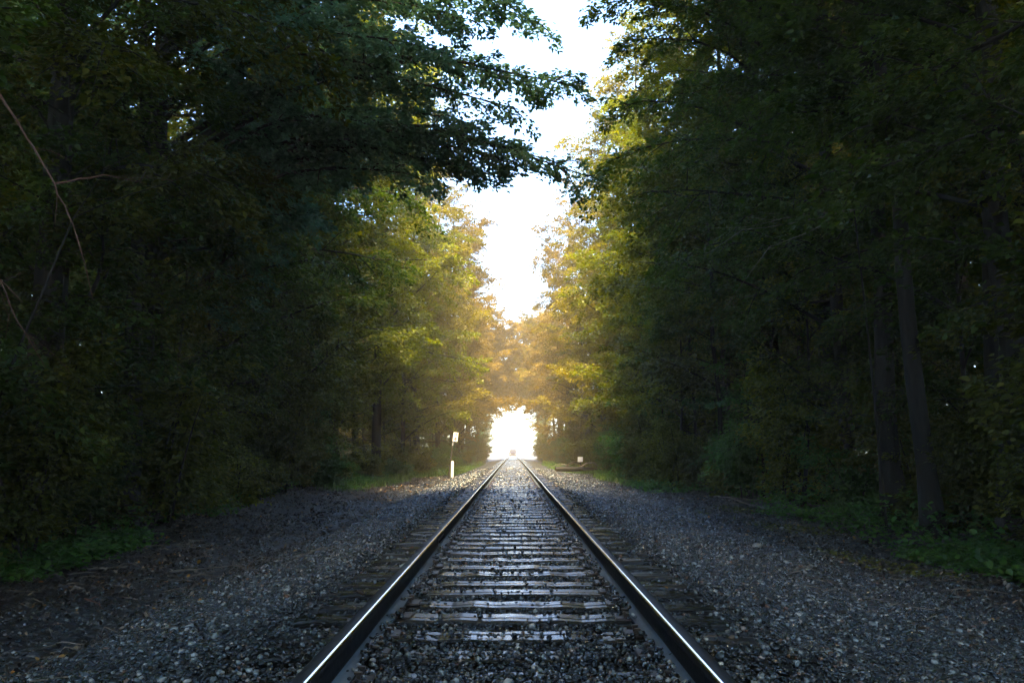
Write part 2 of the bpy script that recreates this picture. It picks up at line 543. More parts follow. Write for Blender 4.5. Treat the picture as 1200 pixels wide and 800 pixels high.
# ------------------------------------------------------------------ rails
def rail(side, label):
    pr = [(-.070, 0), (-.070, .011), (-.030, .021), (-.012, .034), (-.0085, .060), (-.0085, .105), (-.014, .122), (-.036, .131), (-.037, .150),
          (-.035, .160), (-.029, .1665), (-.020, .1695), (0, .171), (.010, .1705), (.020, .1695), (.029, .1665), (.035, .160), (.037, .150), (.036, .131), (.014, .122),
          (.0085, .105), (.0085, .060), (.012, .034), (.030, .021), (.070, .011), (.070, 0)]
    n = len(pr)
    ys = list(np.arange(-10, 60, 5.0)) + list(np.arange(60, 336, 4.0))
    v, f, mi = [], [], []
    for y in ys:
        zz = float(dip(y)) + .0125
        wob = .004 * math.sin(y * .21 + side) + .003 * math.sin(y * .57)
        for (x, z) in pr:
            v.append((side * .753 + x + wob, y, zz + z))
    for j in range(len(ys) - 1):
        for k in range(n):
            k2 = (k + 1) % n
            f.append((j * n + k, j * n + k2, (j + 1) * n + k2, (j + 1) * n + k))
            xm = (pr[k][0] + pr[k2][0]) / 2 * -side   # + towards the gauge side
            zm = (pr[k][1] + pr[k2][1]) / 2
            if zm > .158 and xm > .024: mi.append(2)
            elif zm > .165: mi.append(1)
            elif .008 < zm < .04 and abs(xm) > .012: mi.append(3)
            else: mi.append(0)
    me = mesh_from('railway_rail', v, f)
    o = link('railway_rail', me, [RAIL_DARK, RAIL_TOP, RAIL_BAND, RAIL_FOOT])
    me.polygons.foreach_set('material_index', np.array(mi, np.int32)); me.update()
    tag(o, label, 'rail', 'the two rails of the track')
    # bolted joint bars
    for jy in ((9.6, 21.5, 33.4) if side < 0 else (15.2, 27.1)):
        def jb(bm):
            for s in (-1, 1):
                box(bm, (side * .753 + s * .0145, jy, .0125 + .078), (.011, .72, .075))
        b = bm_obj('joint_bar', jb, PLATE, o, bevel=.003)
        def bolts(bm):
            for k in range(6):
                cyl(bm, (side * .753 - side * .026, jy - .3 + .12 * k, .0125 + .078), .014, .014, 'X', 6)
        bm_obj('bolt_row', bolts, RAIL_DARK, b)
    return o


rail(-1, 'dark steel rail on the sign post side, with a bright worn inner edge')
rail(1, 'dark steel rail on the fallen log side, with a bright worn inner edge')


# ------------------------------------------------------------------ foliage
LEAF6 = np.array([(0, 0, 0), (.30, .30, .10), (.72, .22, .07), (1, 0, -.06), (.72, -.22, .07), (.30, -.30, .10)])
LEAF6_F = np.array([(0, 1, 2, 3), (0, 3, 4, 5)])
LEAF4 = np.array([(0, 0, 0), (.45, .36, .05), (1, 0, -.05), (.45, -.36, .05)])
LEAF4_F = np.array([(0, 3, 2, 1)])


def leaves_arrays(C, N, size, simple=False, heading=None):
    """one leaf blade per centre C with blade normal N"""
    n = len(C)
    N = N / (np.linalg.norm(N, axis=1)[:, None] + 1e-9)
    h = rng.normal(size=(n, 3)) if heading is None else heading
    U = h - N * np.sum(h * N, 1)[:, None]
    U /= np.linalg.norm(U, axis=1)[:, None] + 1e-9
    W = np.cross(N, U)
    T, Fq = (LEAF4, LEAF4_F) if simple else (LEAF6, LEAF6_F)
    k = len(T)
    V = C[:, None] + size[:, None, None] * (T[None, :, :1] * U[:, None] + T[None, :, 1:2] * W[:, None] + T[None, :, 2:] * N[:, None])
    Fc = Fq[None] + k * np.arange(n)[:, None, None]
    return V.reshape(-1, 3), Fc.reshape(-1, 4)


LEAFINESS = 2.3


def sprays(starts, dirs, lens, per_m, leaf, simple, spread=.18, flat=.5, droop=.25, up=1.3):
    """leaves along twigs; returns centres and normals"""
    Cs, Ns, Hs = [], [], []
    starts, dirs, lens = np.array(starts), np.array(dirs), np.array(lens)
    cnt = np.maximum(3, (lens * per_m * LEAFINESS * rng.uniform(.6, 1.4, len(lens))).astype(int))
    idx = np.repeat(np.arange(len(lens)), cnt)
    t = rng.random(len(idx)) ** .7 * 1.08
    l = lens[idx]
    base = starts[idx] + dirs[idx] * (t * l)[:, None]
    base[:, 2] -= droop * (t * l) ** 2 / np.maximum(l, .1)
    side = np.cross(dirs[idx], [0, 0, 1.0]); side /= np.linalg.norm(side, axis=1)[:, None] + 1e-6
    wdt = spread * (.5 + l * .55) * np.sin(np.clip(t, 0, 1) * math.pi * .8 + .35)
    off = rng.normal(0, 1, len(idx))
    C = base + side * (off * wdt)[:, None]
    C[:, 2] += rng.normal(0, 1, len(idx)) * wdt * flat - np.abs(off) * wdt * .3
    C += rng.normal(0, .03, C.shape)
    N = rng.normal(0, .55, C.shape) + np.array([0, 0, up]) + dirs[idx] * .35
    H = dirs[idx] + side * np.sign(off)[:, None] * .8 + rng.normal(0, .5, C.shape) - np.array([0, 0, .35])
    return C, N, H


def make_tree(seed, H, base, Rmax, r0=.17, limbs=34, toward=.3, leaf=.10, per_m=42, simple=False, droop=.35, extra=(), lean=.0, top_frac=.35, sub_step=.30, dead=0):
    """returns trunk mesh, crown mesh. local +X points at the track"""
    r = random.Random(seed)
    tb = Tubes()
    sx, sy = r.uniform(-.4, .4), r.uniform(-.5, .5)
    def tp(h):
        q = h / H
        return Vector((lean * q * q * H + sx * math.sin(q * 3.2), sy * math.sin(q * 2.6 + .4) - sy * math.sin(.4), h))
    hs = [-.3, 0, .25, .8] + [H * k / 12 for k in range(1, 13)]
    hs = sorted(h for h in hs if h <= H)
    tb.add([tp(max(h, 0)) + Vector((0, 0, min(h, 0))) for h in hs],
           [r0 * (1.7 if h <= 0 else 1.28 if h < .3 else 1.05) * max(.06, (1 - max(h, 0) / H * .96)) for h in hs], 8 if not simple else 6)
    S, D, Ls = [], [], []
    jobs = []
    ga = r.uniform(0, 6.28)
    for i in range(limbs):
        q = (i + r.random()) / limbs
        h = base + (H * .985 - base) * q ** .9
        ga += 2.399 + r.uniform(-.8, .8)
        prof = math.sin(min(1, (q * .82 + .22)) * math.pi) ** .6 if q > .5 else .82 + .25 * q
        prof = max(prof, .16)
        Lr = Rmax * prof * r.uniform(.62, 1.12) * (1 + toward * math.cos(ga))
        el = R(r.uniform(-6, 52) + 26 * q * q)
        d = Vector((math.cos(ga) * math.cos(el), math.sin(ga) * math.cos(el), math.sin(el)))
        jobs.append((tp(h), d, max(.5, Lr), h, droop))
    for (h, e, dr) in extra:
        s = tp(h); e = Vector(e)
        jobs.append((s, (e - s).normalized(), (e - s).length, h, e))
    for (s, d, Lr, h, dr) in jobs:
        d = d.normalized()
        npt = 7
        pts, p, dd = [s], s.copy(), d.copy()
        if isinstance(dr, Vector):      # a bough that arches out to a given tip
            for k in range(1, npt):
                t = k / (npt - 1)
                pts.append(s.lerp(dr, t) + Vector((r.uniform(-.12, .12), r.uniform(-.12, .12), r.uniform(-.08, .08))) * (1 if k < npt - 1 else 0) + Vector((0, 0, Lr * .16 * math.sin(math.pi * t))))
        for k in range(npt - 1 if len(pts) == 1 else 0):
            dd = (dd + Vector((r.uniform(-.16, .16), r.uniform(-.16, .16), r.uniform(-.10, .10) - dr * .36 * (k / npt)))).normalized()
            p = p + dd * (Lr / (npt - 1)); pts.append(p.copy())
        rad = min(r0 * .5, .012 + Lr * .0105) * max(.4, 1 - h / H * .5)
        tb.add(pts, [rad * (1 - .88 * k / (npt - 1)) for k in range(npt)], 5 if not simple else 4)
        nsub = max(3, int(Lr / sub_step))
        for j in range(nsub):
            t = .16 + .84 * (j + r.random()) / nsub
            k = min(npt - 2, int(t * (npt - 1))); fr = t * (npt - 1) - k
            sp = pts[k].lerp(pts[k + 1], fr)
            ax = (pts[k + 1] - pts[k]).normalized()
            sd = ax.cross(Vector((0, 0, 1))); sd.normalize()
            sgn = 1 if j % 2 else -1
            dv = (ax * r.uniform(.3, 1.0) + sd * sgn * r.uniform(.2, 1.0) + Vector((0, 0, r.uniform(-.75, .6)))).normalized()
            ln = min(1.0 if isinstance(dr, Vector) else 2.1, Lr * .36) * r.uniform(.5, 1.1) * (1.1 - .55 * t)
            S.append(sp); D.append(dv); Ls.append(max(.38, ln * 1.15))
            if not simple:
                mid = sp + dv * ln * .5; end = sp + dv * ln - Vector((0, 0, .2 * ln))
                tb.add([sp, mid, end], [rad * .34, rad * .2, .003], 4)
        S.append(pts[-2]); D.append((pts[-1] - pts[-2]).normalized()); Ls.append(.9)
    for k in range(dead):   # bare lower limbs
        h = r.uniform(1.6, max(base, 2.2)); a = r.uniform(0, 6.28); Lr = r.uniform(.8, 2.6)
        p = tp(h); dd = Vector((math.cos(a), math.sin(a), r.uniform(-.1, .45))).normalized(); pts = [p]
        for q in range(4):
            dd = (dd + Vector((r.uniform(-.3, .3), r.uniform(-.3, .3), r.uniform(-.25, .15)))).normalized(); p = p + dd * Lr / 4; pts.append(p)
        tb.add(pts, [.022, .017, .012, .007, .003], 4)
    C, N, Hd = sprays([tuple(x) for x in S], [tuple(x) for x in D], Ls, per_m, leaf, simple)
    sz = leaf * rng.uniform(.6, 1.25, len(C))
    v, f = leaves_arrays(C, N, sz, simple, Hd)
    return tb.mesh('trunk'), mesh_from('crown', v, f)


def make_shrub(seed, H, Rr, stems=9, leaf=.085, per_m=70, simple=False):
    r = random.Random(seed)
    tb = Tubes(); S, D, Ls = [], [], []
    for i in range(stems):
        a = r.uniform(0, 6.28); hh = H * r.uniform(.5, 1.0); rr = Rr * r.uniform(.2, .9)
        b = Vector((r.uniform(-.25, .25) * Rr, r.uniform(-.25, .25) * Rr, -.1))
        tip = Vector((math.cos(a) * rr, math.sin(a) * rr, hh))
        pts = [b, b.lerp(tip, .35) + Vector((0, 0, hh * .12)), b.lerp(tip, .7) + Vector((0, 0, hh * .10)), tip]
        tb.add(pts, [.022, .015, .010, .003], 4)
        nb = int(6 + hh * 4)
        for j in range(nb):
            t = r.uniform(.12, 1); k = min(2, int(t * 3)); sp = pts[k].lerp(pts[k + 1], t * 3 - k)
            aa = r.uniform(0, 6.28)
            dv = Vector((math.cos(aa), math.sin(aa), r.uniform(-.15, .6))).normalized()
            S.append(tuple(sp)); D.append(tuple(dv)); Ls.append(r.uniform(.3, .75) * min(1, Rr))
    C, N, Hd = sprays(S, D, Ls, per_m, leaf, simple, spread=.22)
    C[:, 2] = np.maximum(C[:, 2], .02)
    v, f = leaves_arrays(C, N, leaf * rng.uniform(.55, 1.25, len(C)), simple, Hd)
    return tb.mesh('stem'), mesh_from('foliage', v, f)


def bind(parent, part, me, mat):
    """child with an object-linked material so copies of a mesh can wear other colours"""
    o = bpy.data.objects.new(part, me); COL.objects.link(o); o.parent = parent
    if not me.materials: me.materials.append(mat)
    o.material_slots[0].link = 'OBJECT'; o.material_slots[0].material = mat
    return o


# crown variants ---------------------------------------------------
NEAR = [make_tree(21, 21, 1.6, 3.9, .19, 66, .25, .098, 50, droop=.5, dead=5),
        make_tree(22, 23, 2.6, 4.2, .22, 66, .20, .098, 48, droop=.4, dead=6),
        make_tree(23, 19, 1.0, 3.5, .15, 66, .30, .092, 52, droop=.55, dead=4)]
OVER = [make_tree(25, 21, 1.6, 4.0, .22, 60, .25, .098, 50, droop=.5, dead=5, extra=[(9 + .8 * k, (5.4 + 2.6 * ((k * 37) % 10) / 10, -4.5 + 9 * ((k * 53) % 11) / 11, 11.5 + .6 * k), .1) for k in range(11)]),  # extra boughs added above the view to keep the near track shaded
        make_tree(26, 22, 2.0, 4.0, .22, 60, .25, .098, 50, droop=.5, dead=5, extra=[(9 + .8 * k, (5.4 + 2.6 * ((k * 41) % 10) / 10, -4.5 + 9 * ((k * 29) % 11) / 11, 11.5 + .6 * k), .1) for k in range(11)])]
MID = [make_tree(31, 22, 1.6, 4.2, .20, 62, .28, .135, 36, True, .5, dead=3),
       make_tree(32, 20, 1.4, 3.8, .17, 64, .25, .13, 38, True, .55, dead=3),
       make_tree(33, 24, 2.4, 4.5, .23, 60, .25, .14, 35, True, .4, dead=4),
       make_tree(34, 17, 1.0, 3.5, .14, 60, .35, .125, 40, True, .6, dead=2)]
ARCH = [make_tree(41, 17, 5.4, 4.8, .24, 64, .75, .17, 50, True, .22, lean=.05, dead=3),
        make_tree(42, 16, 5.6, 5.0, .22, 64, .70, .17, 50, True, .20, lean=.06, dead=3)]
SAPL = [make_tree(51, 6.5, .7, 1.5, .045, 26, .2, .085, 60, droop=.4, sub_step=.3),
        make_tree(52, 5.0, .5, 1.3, .035, 24, .2, .08, 64, droop=.5, sub_step=.3),
        make_tree(53, 8.5, 1.6, 1.8, .055, 28, .2, .085, 56, droop=.4, sub_step=.3)]
SHRUB = [make_shrub(61, 1.7, 1.1, 12), make_shrub(62, 2.4, 1.3, 14), make_shrub(63, 1.0, .9, 11), make_shrub(64, 2.9, 1.4, 14, per_m=60)]

n_tree = {-1: 0, 1: 0}
SIDE_WORD = {-1: 'on the sign post side', 1: 'on the fallen log side'}


def place_tree(var, x, y, colour, scale=1.0, rz=0.0, label=None, bark=None, group=None):
    side = -1 if x < 0 else 1
    e = empty('broadleaf_tree', (x, y, float(ground_z(x, y))), label, 'tree', group)
    e.rotation_euler = (0, 0, (0 if side < 0 else math.pi) + rz)
    e.scale = (scale,) * 3
    bind(e, 'trunk', var[0], bark or BARK)
    bind(e, 'crown', var[1], LEAF[colour])
    return e


GE, GL = 'trees along the edge of the railway clearing', 'trees standing behind the clearing edge'
# --- front rows --------------------------------------------------
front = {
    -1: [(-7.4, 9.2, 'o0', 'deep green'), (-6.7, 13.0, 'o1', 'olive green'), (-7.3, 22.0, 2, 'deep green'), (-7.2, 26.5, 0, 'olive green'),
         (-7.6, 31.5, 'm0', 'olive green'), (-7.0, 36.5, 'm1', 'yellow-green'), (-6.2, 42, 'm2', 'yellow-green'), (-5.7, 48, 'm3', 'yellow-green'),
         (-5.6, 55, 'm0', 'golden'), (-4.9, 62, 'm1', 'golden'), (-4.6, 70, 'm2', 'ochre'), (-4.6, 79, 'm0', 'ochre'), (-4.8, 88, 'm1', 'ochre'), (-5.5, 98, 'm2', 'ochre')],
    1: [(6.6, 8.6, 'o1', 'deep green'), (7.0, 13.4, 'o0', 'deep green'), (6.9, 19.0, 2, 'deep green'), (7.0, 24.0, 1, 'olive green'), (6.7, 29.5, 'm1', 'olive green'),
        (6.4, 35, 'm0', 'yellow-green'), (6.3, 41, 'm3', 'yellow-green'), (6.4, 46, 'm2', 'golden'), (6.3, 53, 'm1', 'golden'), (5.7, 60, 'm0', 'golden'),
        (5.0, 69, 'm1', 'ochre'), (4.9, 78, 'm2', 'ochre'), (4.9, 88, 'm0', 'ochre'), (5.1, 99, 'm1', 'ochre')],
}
for side, rows in front.items():
    for i, (x, y, v, c) in enumerate(rows):
        var = NEAR[v] if isinstance(v, int) else (OVER if v[0] == 'o' else MID)[int(v[1])]
        lab = f'{ORD[i]} {c} tree of the forest edge row, {SIDE_WORD[side]}'
        place_tree(var, x, y, c, rnd.uniform(.93, 1.07), R(rnd.uniform(-30, 30) if y > 14 else rnd.uniform(-8, 8)), lab, group=GE)

# a looser line of trees between and just behind them thickens both walls
for side in (-1, 1):
    for i, y in enumerate((24.5, 29.2, 34, 39, 45, 51.5, 58.5, 66, 74.5, 83.5, 93)):
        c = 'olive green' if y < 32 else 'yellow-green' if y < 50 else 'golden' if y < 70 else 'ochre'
        place_tree(MID[(i * 3 + (side > 0)) % 4], side * (7.6 + rnd.uniform(-.4, .5)), y, c, rnd.uniform(.8, 1.0), R(rnd.uniform(-40, 40)),
                   f'{ORD[i]} in-between {c} tree filling the edge row, {SIDE_WORD[side]}', group=GE)

# the big maple whose boughs hang out over the rails
def loc_of(px, py, Y, origin):
    return at(px, py, Y) - Vector(origin)


om = (-6.9, 17.6, float(ground_z(-6.9, 17.6)))
ex = [(5.6, loc_of(686, 206, 17.2, om), .10), (5.9, loc_of(655, 192, 18.2, om), .10), (5.2, loc_of(612, 192, 17.6, om), .15),
      (6.6, loc_of(680, 102, 17.6, om), .12), (7.0, loc_of(650, 112, 18.4, om), .12), (6.8, loc_of(606, 128, 17.0, om), .16),
      (9.2, loc_of(636, 30, 18.2, om), .12), (9.6, loc_of(605, 12, 17.0, om), .12),
      (6.0, loc_of(556, 150, 19.0, om), .2), (8.6, loc_of(555, 25, 16.8, om), .18),
      (7.6, loc_of(520, 60, 15.8, om), .2), (5.2, loc_of(540, 195, 17.6, om), .22),
      (6.2, loc_of(510, 160, 17.0, om), .2), (8.0, loc_of(490, 100, 16.4, om), .2),
      (7.8, loc_of(470, 40, 17.0, om), .2), (4.8, loc_of(490, 205, 16.2, om), .2), (6.0, loc_of(450, 150, 16.0, om), .2), 
      (9.0, loc_of(520, 15, 18.4, om), .2), (5.6, loc_of(585, 205, 18.6, om), .2)]
maple = make_tree(71, 22, 2.4, 3.9, .24, 60, .25, .105, 72, droop=.4, extra=[(h, tuple(e), d) for h, e, d in ex], dead=6)
place_tree(maple, om[0], om[1], 'blue-green', 1, 0, 'dark maple whose long leafy boughs reach out over the rails against the sky', group=GE)
# the tree opposite that sends a few sprays into the gap at the top
orr = (7.2, 21.5, float(ground_z(7.2, 21.5)))
ex2 = []
for (h, px, py, Y) in ((9.4, 694, 6, 21), (8.6, 726, 48, 20.4), (7.4, 712, 128, 21.8)):
    q = at(px, py, Y) - Vector(orr); ex2.append((h, (-q.x, -q.y, q.z), .15))
opp = make_tree(72, 23, 2.6, 4.0, .22, 44, .25, .105, 56, droop=.4, extra=ex2, dead=6)
place_tree(opp, orr[0], orr[1], 'deep green', 1, 0, 'dark tree with small leafy sprays poking into the sky gap opposite the maple', group=GE)

# --- trees that close into an arch ---------------------------------
for i, (x, y, v, c) in enumerate([(-5.5, 100, 1, 'ochre'), (5.5, 103, 0, 'golden'), (-5.9, 108, 0, 'ochre'), (5.9, 111, 1, 'ochre'), (-6.0, 118, 1, 'olive green'), (6.0, 121, 0, 'ochre'), (-6.1, 129, 0, 'ochre'), (6.1, 132, 1, 'olive green')]):
    place_tree(ARCH[v], x, y, c, rnd.uniform(1.03, 1.11) * (.88 if i < 2 else 1), R(rnd.uniform(-15, 15)),
               f'{["nearest", "nearest", "second", "second", "third", "third", "farthest", "farthest"][i]} {c} tree of the leafy arch, {SIDE_WORD[-1 if x < 0 else 1]}', group='trees arching over the track')
# --- beyond the arch -------------------------------------------------
for side in (-1, 1):
    for i, y in enumerate((150, 165, 182, 200, 222, 246, 272)):
        c = ('fresh green', 'golden', 'yellow-green')[(i + (side > 0)) % 3]
        place_tree(MID[(i + 2 * (side > 0)) % 4], side * (5.0 + .55 * i + rnd.uniform(-.3, .3)), y, c, rnd.uniform(.5, .62), R(rnd.uniform(-60, 60)),
                   f'{ORD[i]} hazy pale {c} tree beyond the arch, {SIDE_WORD[side]}', group='pale trees beyond the arch')
# --- second rows --------------------------------------------------
for side in (-1, 1):
    for i, y in enumerate((10.8, 15.5, 20.5, 25.5, 31, 38, 45.5, 53.5, 63, 74, 86, 100)):
        x = side * (11.2 + rnd.uniform(-.9, 1.3))
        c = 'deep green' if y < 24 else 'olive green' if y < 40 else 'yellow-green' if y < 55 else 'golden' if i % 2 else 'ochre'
        place_tree(MID[(i + (side > 0)) % 4], x, y, c, rnd.uniform(.95, 1.12) * (.72 if side < 0 and y > 30 else 1), R(rnd.uniform(-180, 180)),
                   f'{ORD[i]} {c} tree behind the edge row, {SIDE_WORD[side]}', group=GL)

# --- bare trunks picked out in the photograph -----------------------
def bare_trunk(px, Y, width, H, lean_px, label, bark=BARK, name='tree_trunk'):
    p = at(px, 560, Y)
    z = float(ground_z(p.x, Y))
    r = random.Random(int(px))
    tb = Tubes(); pts, rad = [], []
    for k in range(11):
        h = H * k / 10
        pts.append((lean_px / F_PX * Y * k / 10 + .05 * math.sin(k * 1.3 + px), .05 * math.sin(k * 1.7), h - (.2 if k == 0 else 0)))
        rad.append(width / 2 * (1.5 if k == 0 else 1) * (1 - .055 * k))
    tb.add(pts, rad, 8)
    e = empty('broadleaf_tree', (p.x, Y, z), label, 'tree', GE)
    tr = bind(e, 'trunk', tb.mesh('trunk'), bark)
    S, D, Ls = [], [], []
    bt = Tubes()
    for k in range(14):
        q = r.uniform(.45, 1); i = min(9, int(q * 10)); b = Vector(pts[i]).lerp(Vector(pts[i + 1]), q * 10 - i)
        a = r.uniform(0, 6.28); L_ = r.uniform(.9, 2.3); d = Vector((math.cos(a), math.sin(a), r.uniform(.1, .6))).normalized()
        bt.add([b, b + d * L_ * .5, b + d * L_ - Vector((0, 0, .15 * L_))], [width * .11, width * .07, .004], 5)
        for j in range(6):
            t = r.uniform(.3, 1); aa = a + r.uniform(-1.2, 1.2)
            S.append(tuple(b + d * L_ * t)); D.append((math.cos(aa), math.sin(aa), r.uniform(-.2, .3))); Ls.append(r.uniform(.4, .9))
    bind(e, 'limb', bt.mesh('limb'), bark)
    C, N, Hd = sprays(S, D, Ls, 50, .1, False)
    v, f = leaves_arrays(C, N, .1 * rng.uniform(.6, 1.2, len(C)), False, Hd)
    bind(e, 'crown', mesh_from('crown', v, f), LEAF['deep green'])
    return e


bare_trunk(1088, 13.2, .30, 9.5, -42, 'leaning bare trunk with lit bark near the edge of the dark wood')
bare_trunk(1045, 15.5, .40, 10, -8, 'thick dark upright trunk just beside the leaning bare trunk')
bare_trunk(1192, 11.6, .42, 9, -6, 'thickest dark trunk, at the very edge of the picture above green groundcover')
bare_trunk(846, 27, .16, 9, -12, 'slender dark trunk rising from the bushes past the mossy gravel')
bare_trunk(815, 31, .12, 9, -6, 'thinnest dark trunk among bright bushes on the fallen log side')
bare_trunk(150, 15.0, .34, 9, -4, 'rough brown trunk half hidden by leaves above the hanging red branch tip')
bare_trunk(200, 17.5, .075, 6, 8, 'very thin pale stem standing alone in front of dark leaves', BARK_PALE)
bare_trunk(168, 16.4, .17, 8, 2, 'short dark trunk standing close by the very thin pale stem')
bare_trunk(690, 62, .42, 12, -14, 'forked looking old trunk showing below the ochre crowns near the white box sign', BARK_PALE)
bare_trunk(672, 72, .34, 12, 6, 'dark straight trunk just behind the old trunk near the white box sign')
bare_trunk(557, 124, .40, 6, 3, 'dark straight trunk in the shaded hollow beyond the sign post')

# --- saplings and shrubs ----------------------------------------------
def place_small(kind, var, x, y, colour, scale, label, group):
    e = empty(kind, (x, y, float(ground_z(x, y)) - .03), label, 'shrub' if kind == 'shrub' else 'young tree', group, R(rnd.uniform(-180, 180)))
    e.scale = (scale,) * 3
    bind(e, 'trunk' if kind == 'sapling' else 'stem', var[0], BARK)
    bind(e, 'crown' if kind == 'sapling' else 'foliage', var[1], LEAF[colour])


for side in (-1, 1):
    ys = [8.0, 10.2, 11.8, 14.6, 17.0, 20.0, 23.5, 27.5, 32, 37, 43, 49, 56, 64, 73]
    for i, y in enumerate(ys):
        edge = np.interp(y, [8, 12, 22, 36, 50, 75], [5.9, 5.9, 6.6, 7.2, 5.7, 5.6]) if side < 0 else np.interp(y, [8, 13, 22, 36, 50, 75], [6.4, 6.4, 6.2, 5.5, 5.6, 5.4])
        x = side * (edge + rnd.uniform(-.1, .9))
        if side > 0 and 40 < y < 57: x += 1.2
        c = rnd.choice(['deep green', 'olive green']) if y < 19 else rnd.choice(['olive green', 'fresh green', 'yellow-green'])
        place_small('sapling', SAPL[i % 3], x, y, c, rnd.uniform(.85, 1.15), f'{ORD[i]} slender young {c} tree, {SIDE_WORD[side]}', 'young trees at the clearing edge')
    ys = [7.2, 9.0, 10.6, 12.4, 13.8, 15.6, 18.2, 21, 24, 26.5, 29.5, 33, 36, 40, 44, 48, 53, 58, 66, 75, 85, 96]
    for i, y in enumerate(ys):
        edge = np.interp(y, [7, 12, 22, 36, 50, 75], [5.6, 5.7, 6.4, 7.0, 5.2, 5.0]) if side < 0 else np.interp(y, [7, 13, 22, 36, 50, 75], [6.2, 6.3, 6.1, 5.2, 5.4, 5.0])
        x = side * (edge + rnd.uniform(0, .8))
        if side > 0 and 40 < y < 57: x += 1.0
        c = rnd.choice(['deep green', 'olive green']) if y < 17 else rnd.choice(['fresh green', 'fresh green', 'yellow-green', 'olive green'])
        place_small('shrub', SHRUB[rnd.randrange(4)], x, y, c, rnd.uniform(.8, 1.2), f'{ORD[i]} nearest leafy {c} bush, {SIDE_WORD[side]}', 'bushes at the foot of the trees')


for side in (-1, 1):
    for i, y in enumerate((31, 35, 39, 43, 47, 51, 55.5, 60, 65, 70, 77, 84, 92)):
        edge = np.interp(y, [30, 36, 48, 60, 95], [6.2, 6.4, 4.9, 4.3, 4.3]) if side < 0 else np.interp(y, [30, 36, 46, 52, 60, 95], [5.1, 5.0, 5.2, 5.4, 4.6, 4.2])
        c = ('fresh green', 'yellow-green', 'olive green')[(i + (side > 0)) % 3]
        place_small('shrub', SHRUB[(i * 2 + (side > 0)) % 4], side * (edge + rnd.uniform(-.1, .3)), y, c, rnd.uniform(.75, 1.05),
                    f'{ORD[i]} low {c} bush spilling to the gravel edge, {SIDE_WORD[side]}', 'bushes spilling to the gravel edge')

for side in (-1, 1):
    for i, y in enumerate((104, 110, 116, 123, 130, 138)):
        place_small('shrub', SHRUB[(i + 1) % 4], side * (4.3 + .25 * (i % 3)), y, ('fresh green', 'olive green', 'yellow-green')[i % 3], 1.35,
                    f'{ORD[i]} pale {("fresh green", "olive green", "yellow-green")[i % 3]} bush crowding under the leafy arch, {SIDE_WORD[side]}', 'bushes under the arch')

# --- the wood behind as one mass, plus leaf cover added overhead for shade ----------------------------------------
def woodland():
    Cs, Ss = [], []
    def slab(x0, x1, y0, y1, z0, z1, n, sz):
        k = n // 26
        cx, cy, cz = rng.uniform(x0, x1, k), rng.uniform(y0, y1, k), z0 + (z1 - z0) * rng.random(k)
        c = np.stack([cx, cy, cz], -1)
        P = np.repeat(c, 26, 0) + rng.normal(0, 1, (k * 26, 3)) * np.array([.9, .9, .35])
        Cs.append(P); Ss.append(rng.uniform(.6, 1.2, len(P)) * sz)
    for s in (-1, 1):
        a, b = sorted((s * 14.5, s * 24))
        slab(a, b, 4, 36, .6, 27, 150000, .42)
        slab(a, b, 36, 140, .6, 23 if s > 0 else 16, 280000 if s > 0 else 230000, .42)
        slab(a, b, 140, 290, .5, 12, 20000, .4)
        a, b = sorted((s * 5.2, s * 15))
        slab(a, b, -34, 4.5, .4, 21, 110000, .25)          # the rows the camera stands between
    slab(-6, 6, -34, 3, 11.5, 19, 60000, .36)  # unseen leaf cover added over and behind the camera to block light
    for y in range(3, 10, 3):                                # floating leaves added above the view to shade the near track
        lo = 1.9 + .511 * (y + 3)
        slab(-6, 6, y, y + 3, max(12.5, lo), max(18, lo + 4.0), 9000, .25)
    for y in range(10, 24, 3):                               # unseen leaves added overhead to shade the right hand trees
        lo = 1.9 + .511 * (y + 3)
        slab(2.5, 9, y, y + 3, max(12.5, lo), max(18, lo + 4.0), 6500, .25)
    C, S = np.concatenate(Cs), np.concatenate(Ss)
    C[:, 2] = np.maximum(C[:, 2], .3) + ground_z(C[:, 0], C[:, 1])
    N = rng.normal(0, .6, C.shape) + np.array([0, 0, 1.1])
    v, f = leaves_arrays(C, N, S, True)
    tag(link('woodland', mesh_from('woodland', v, f), LEAF['deep green']), 'dense dark woodland behind the tree rows, plus unseen leaf cover added overhead for shade', 'woodland', kind='stuff')


woodland()


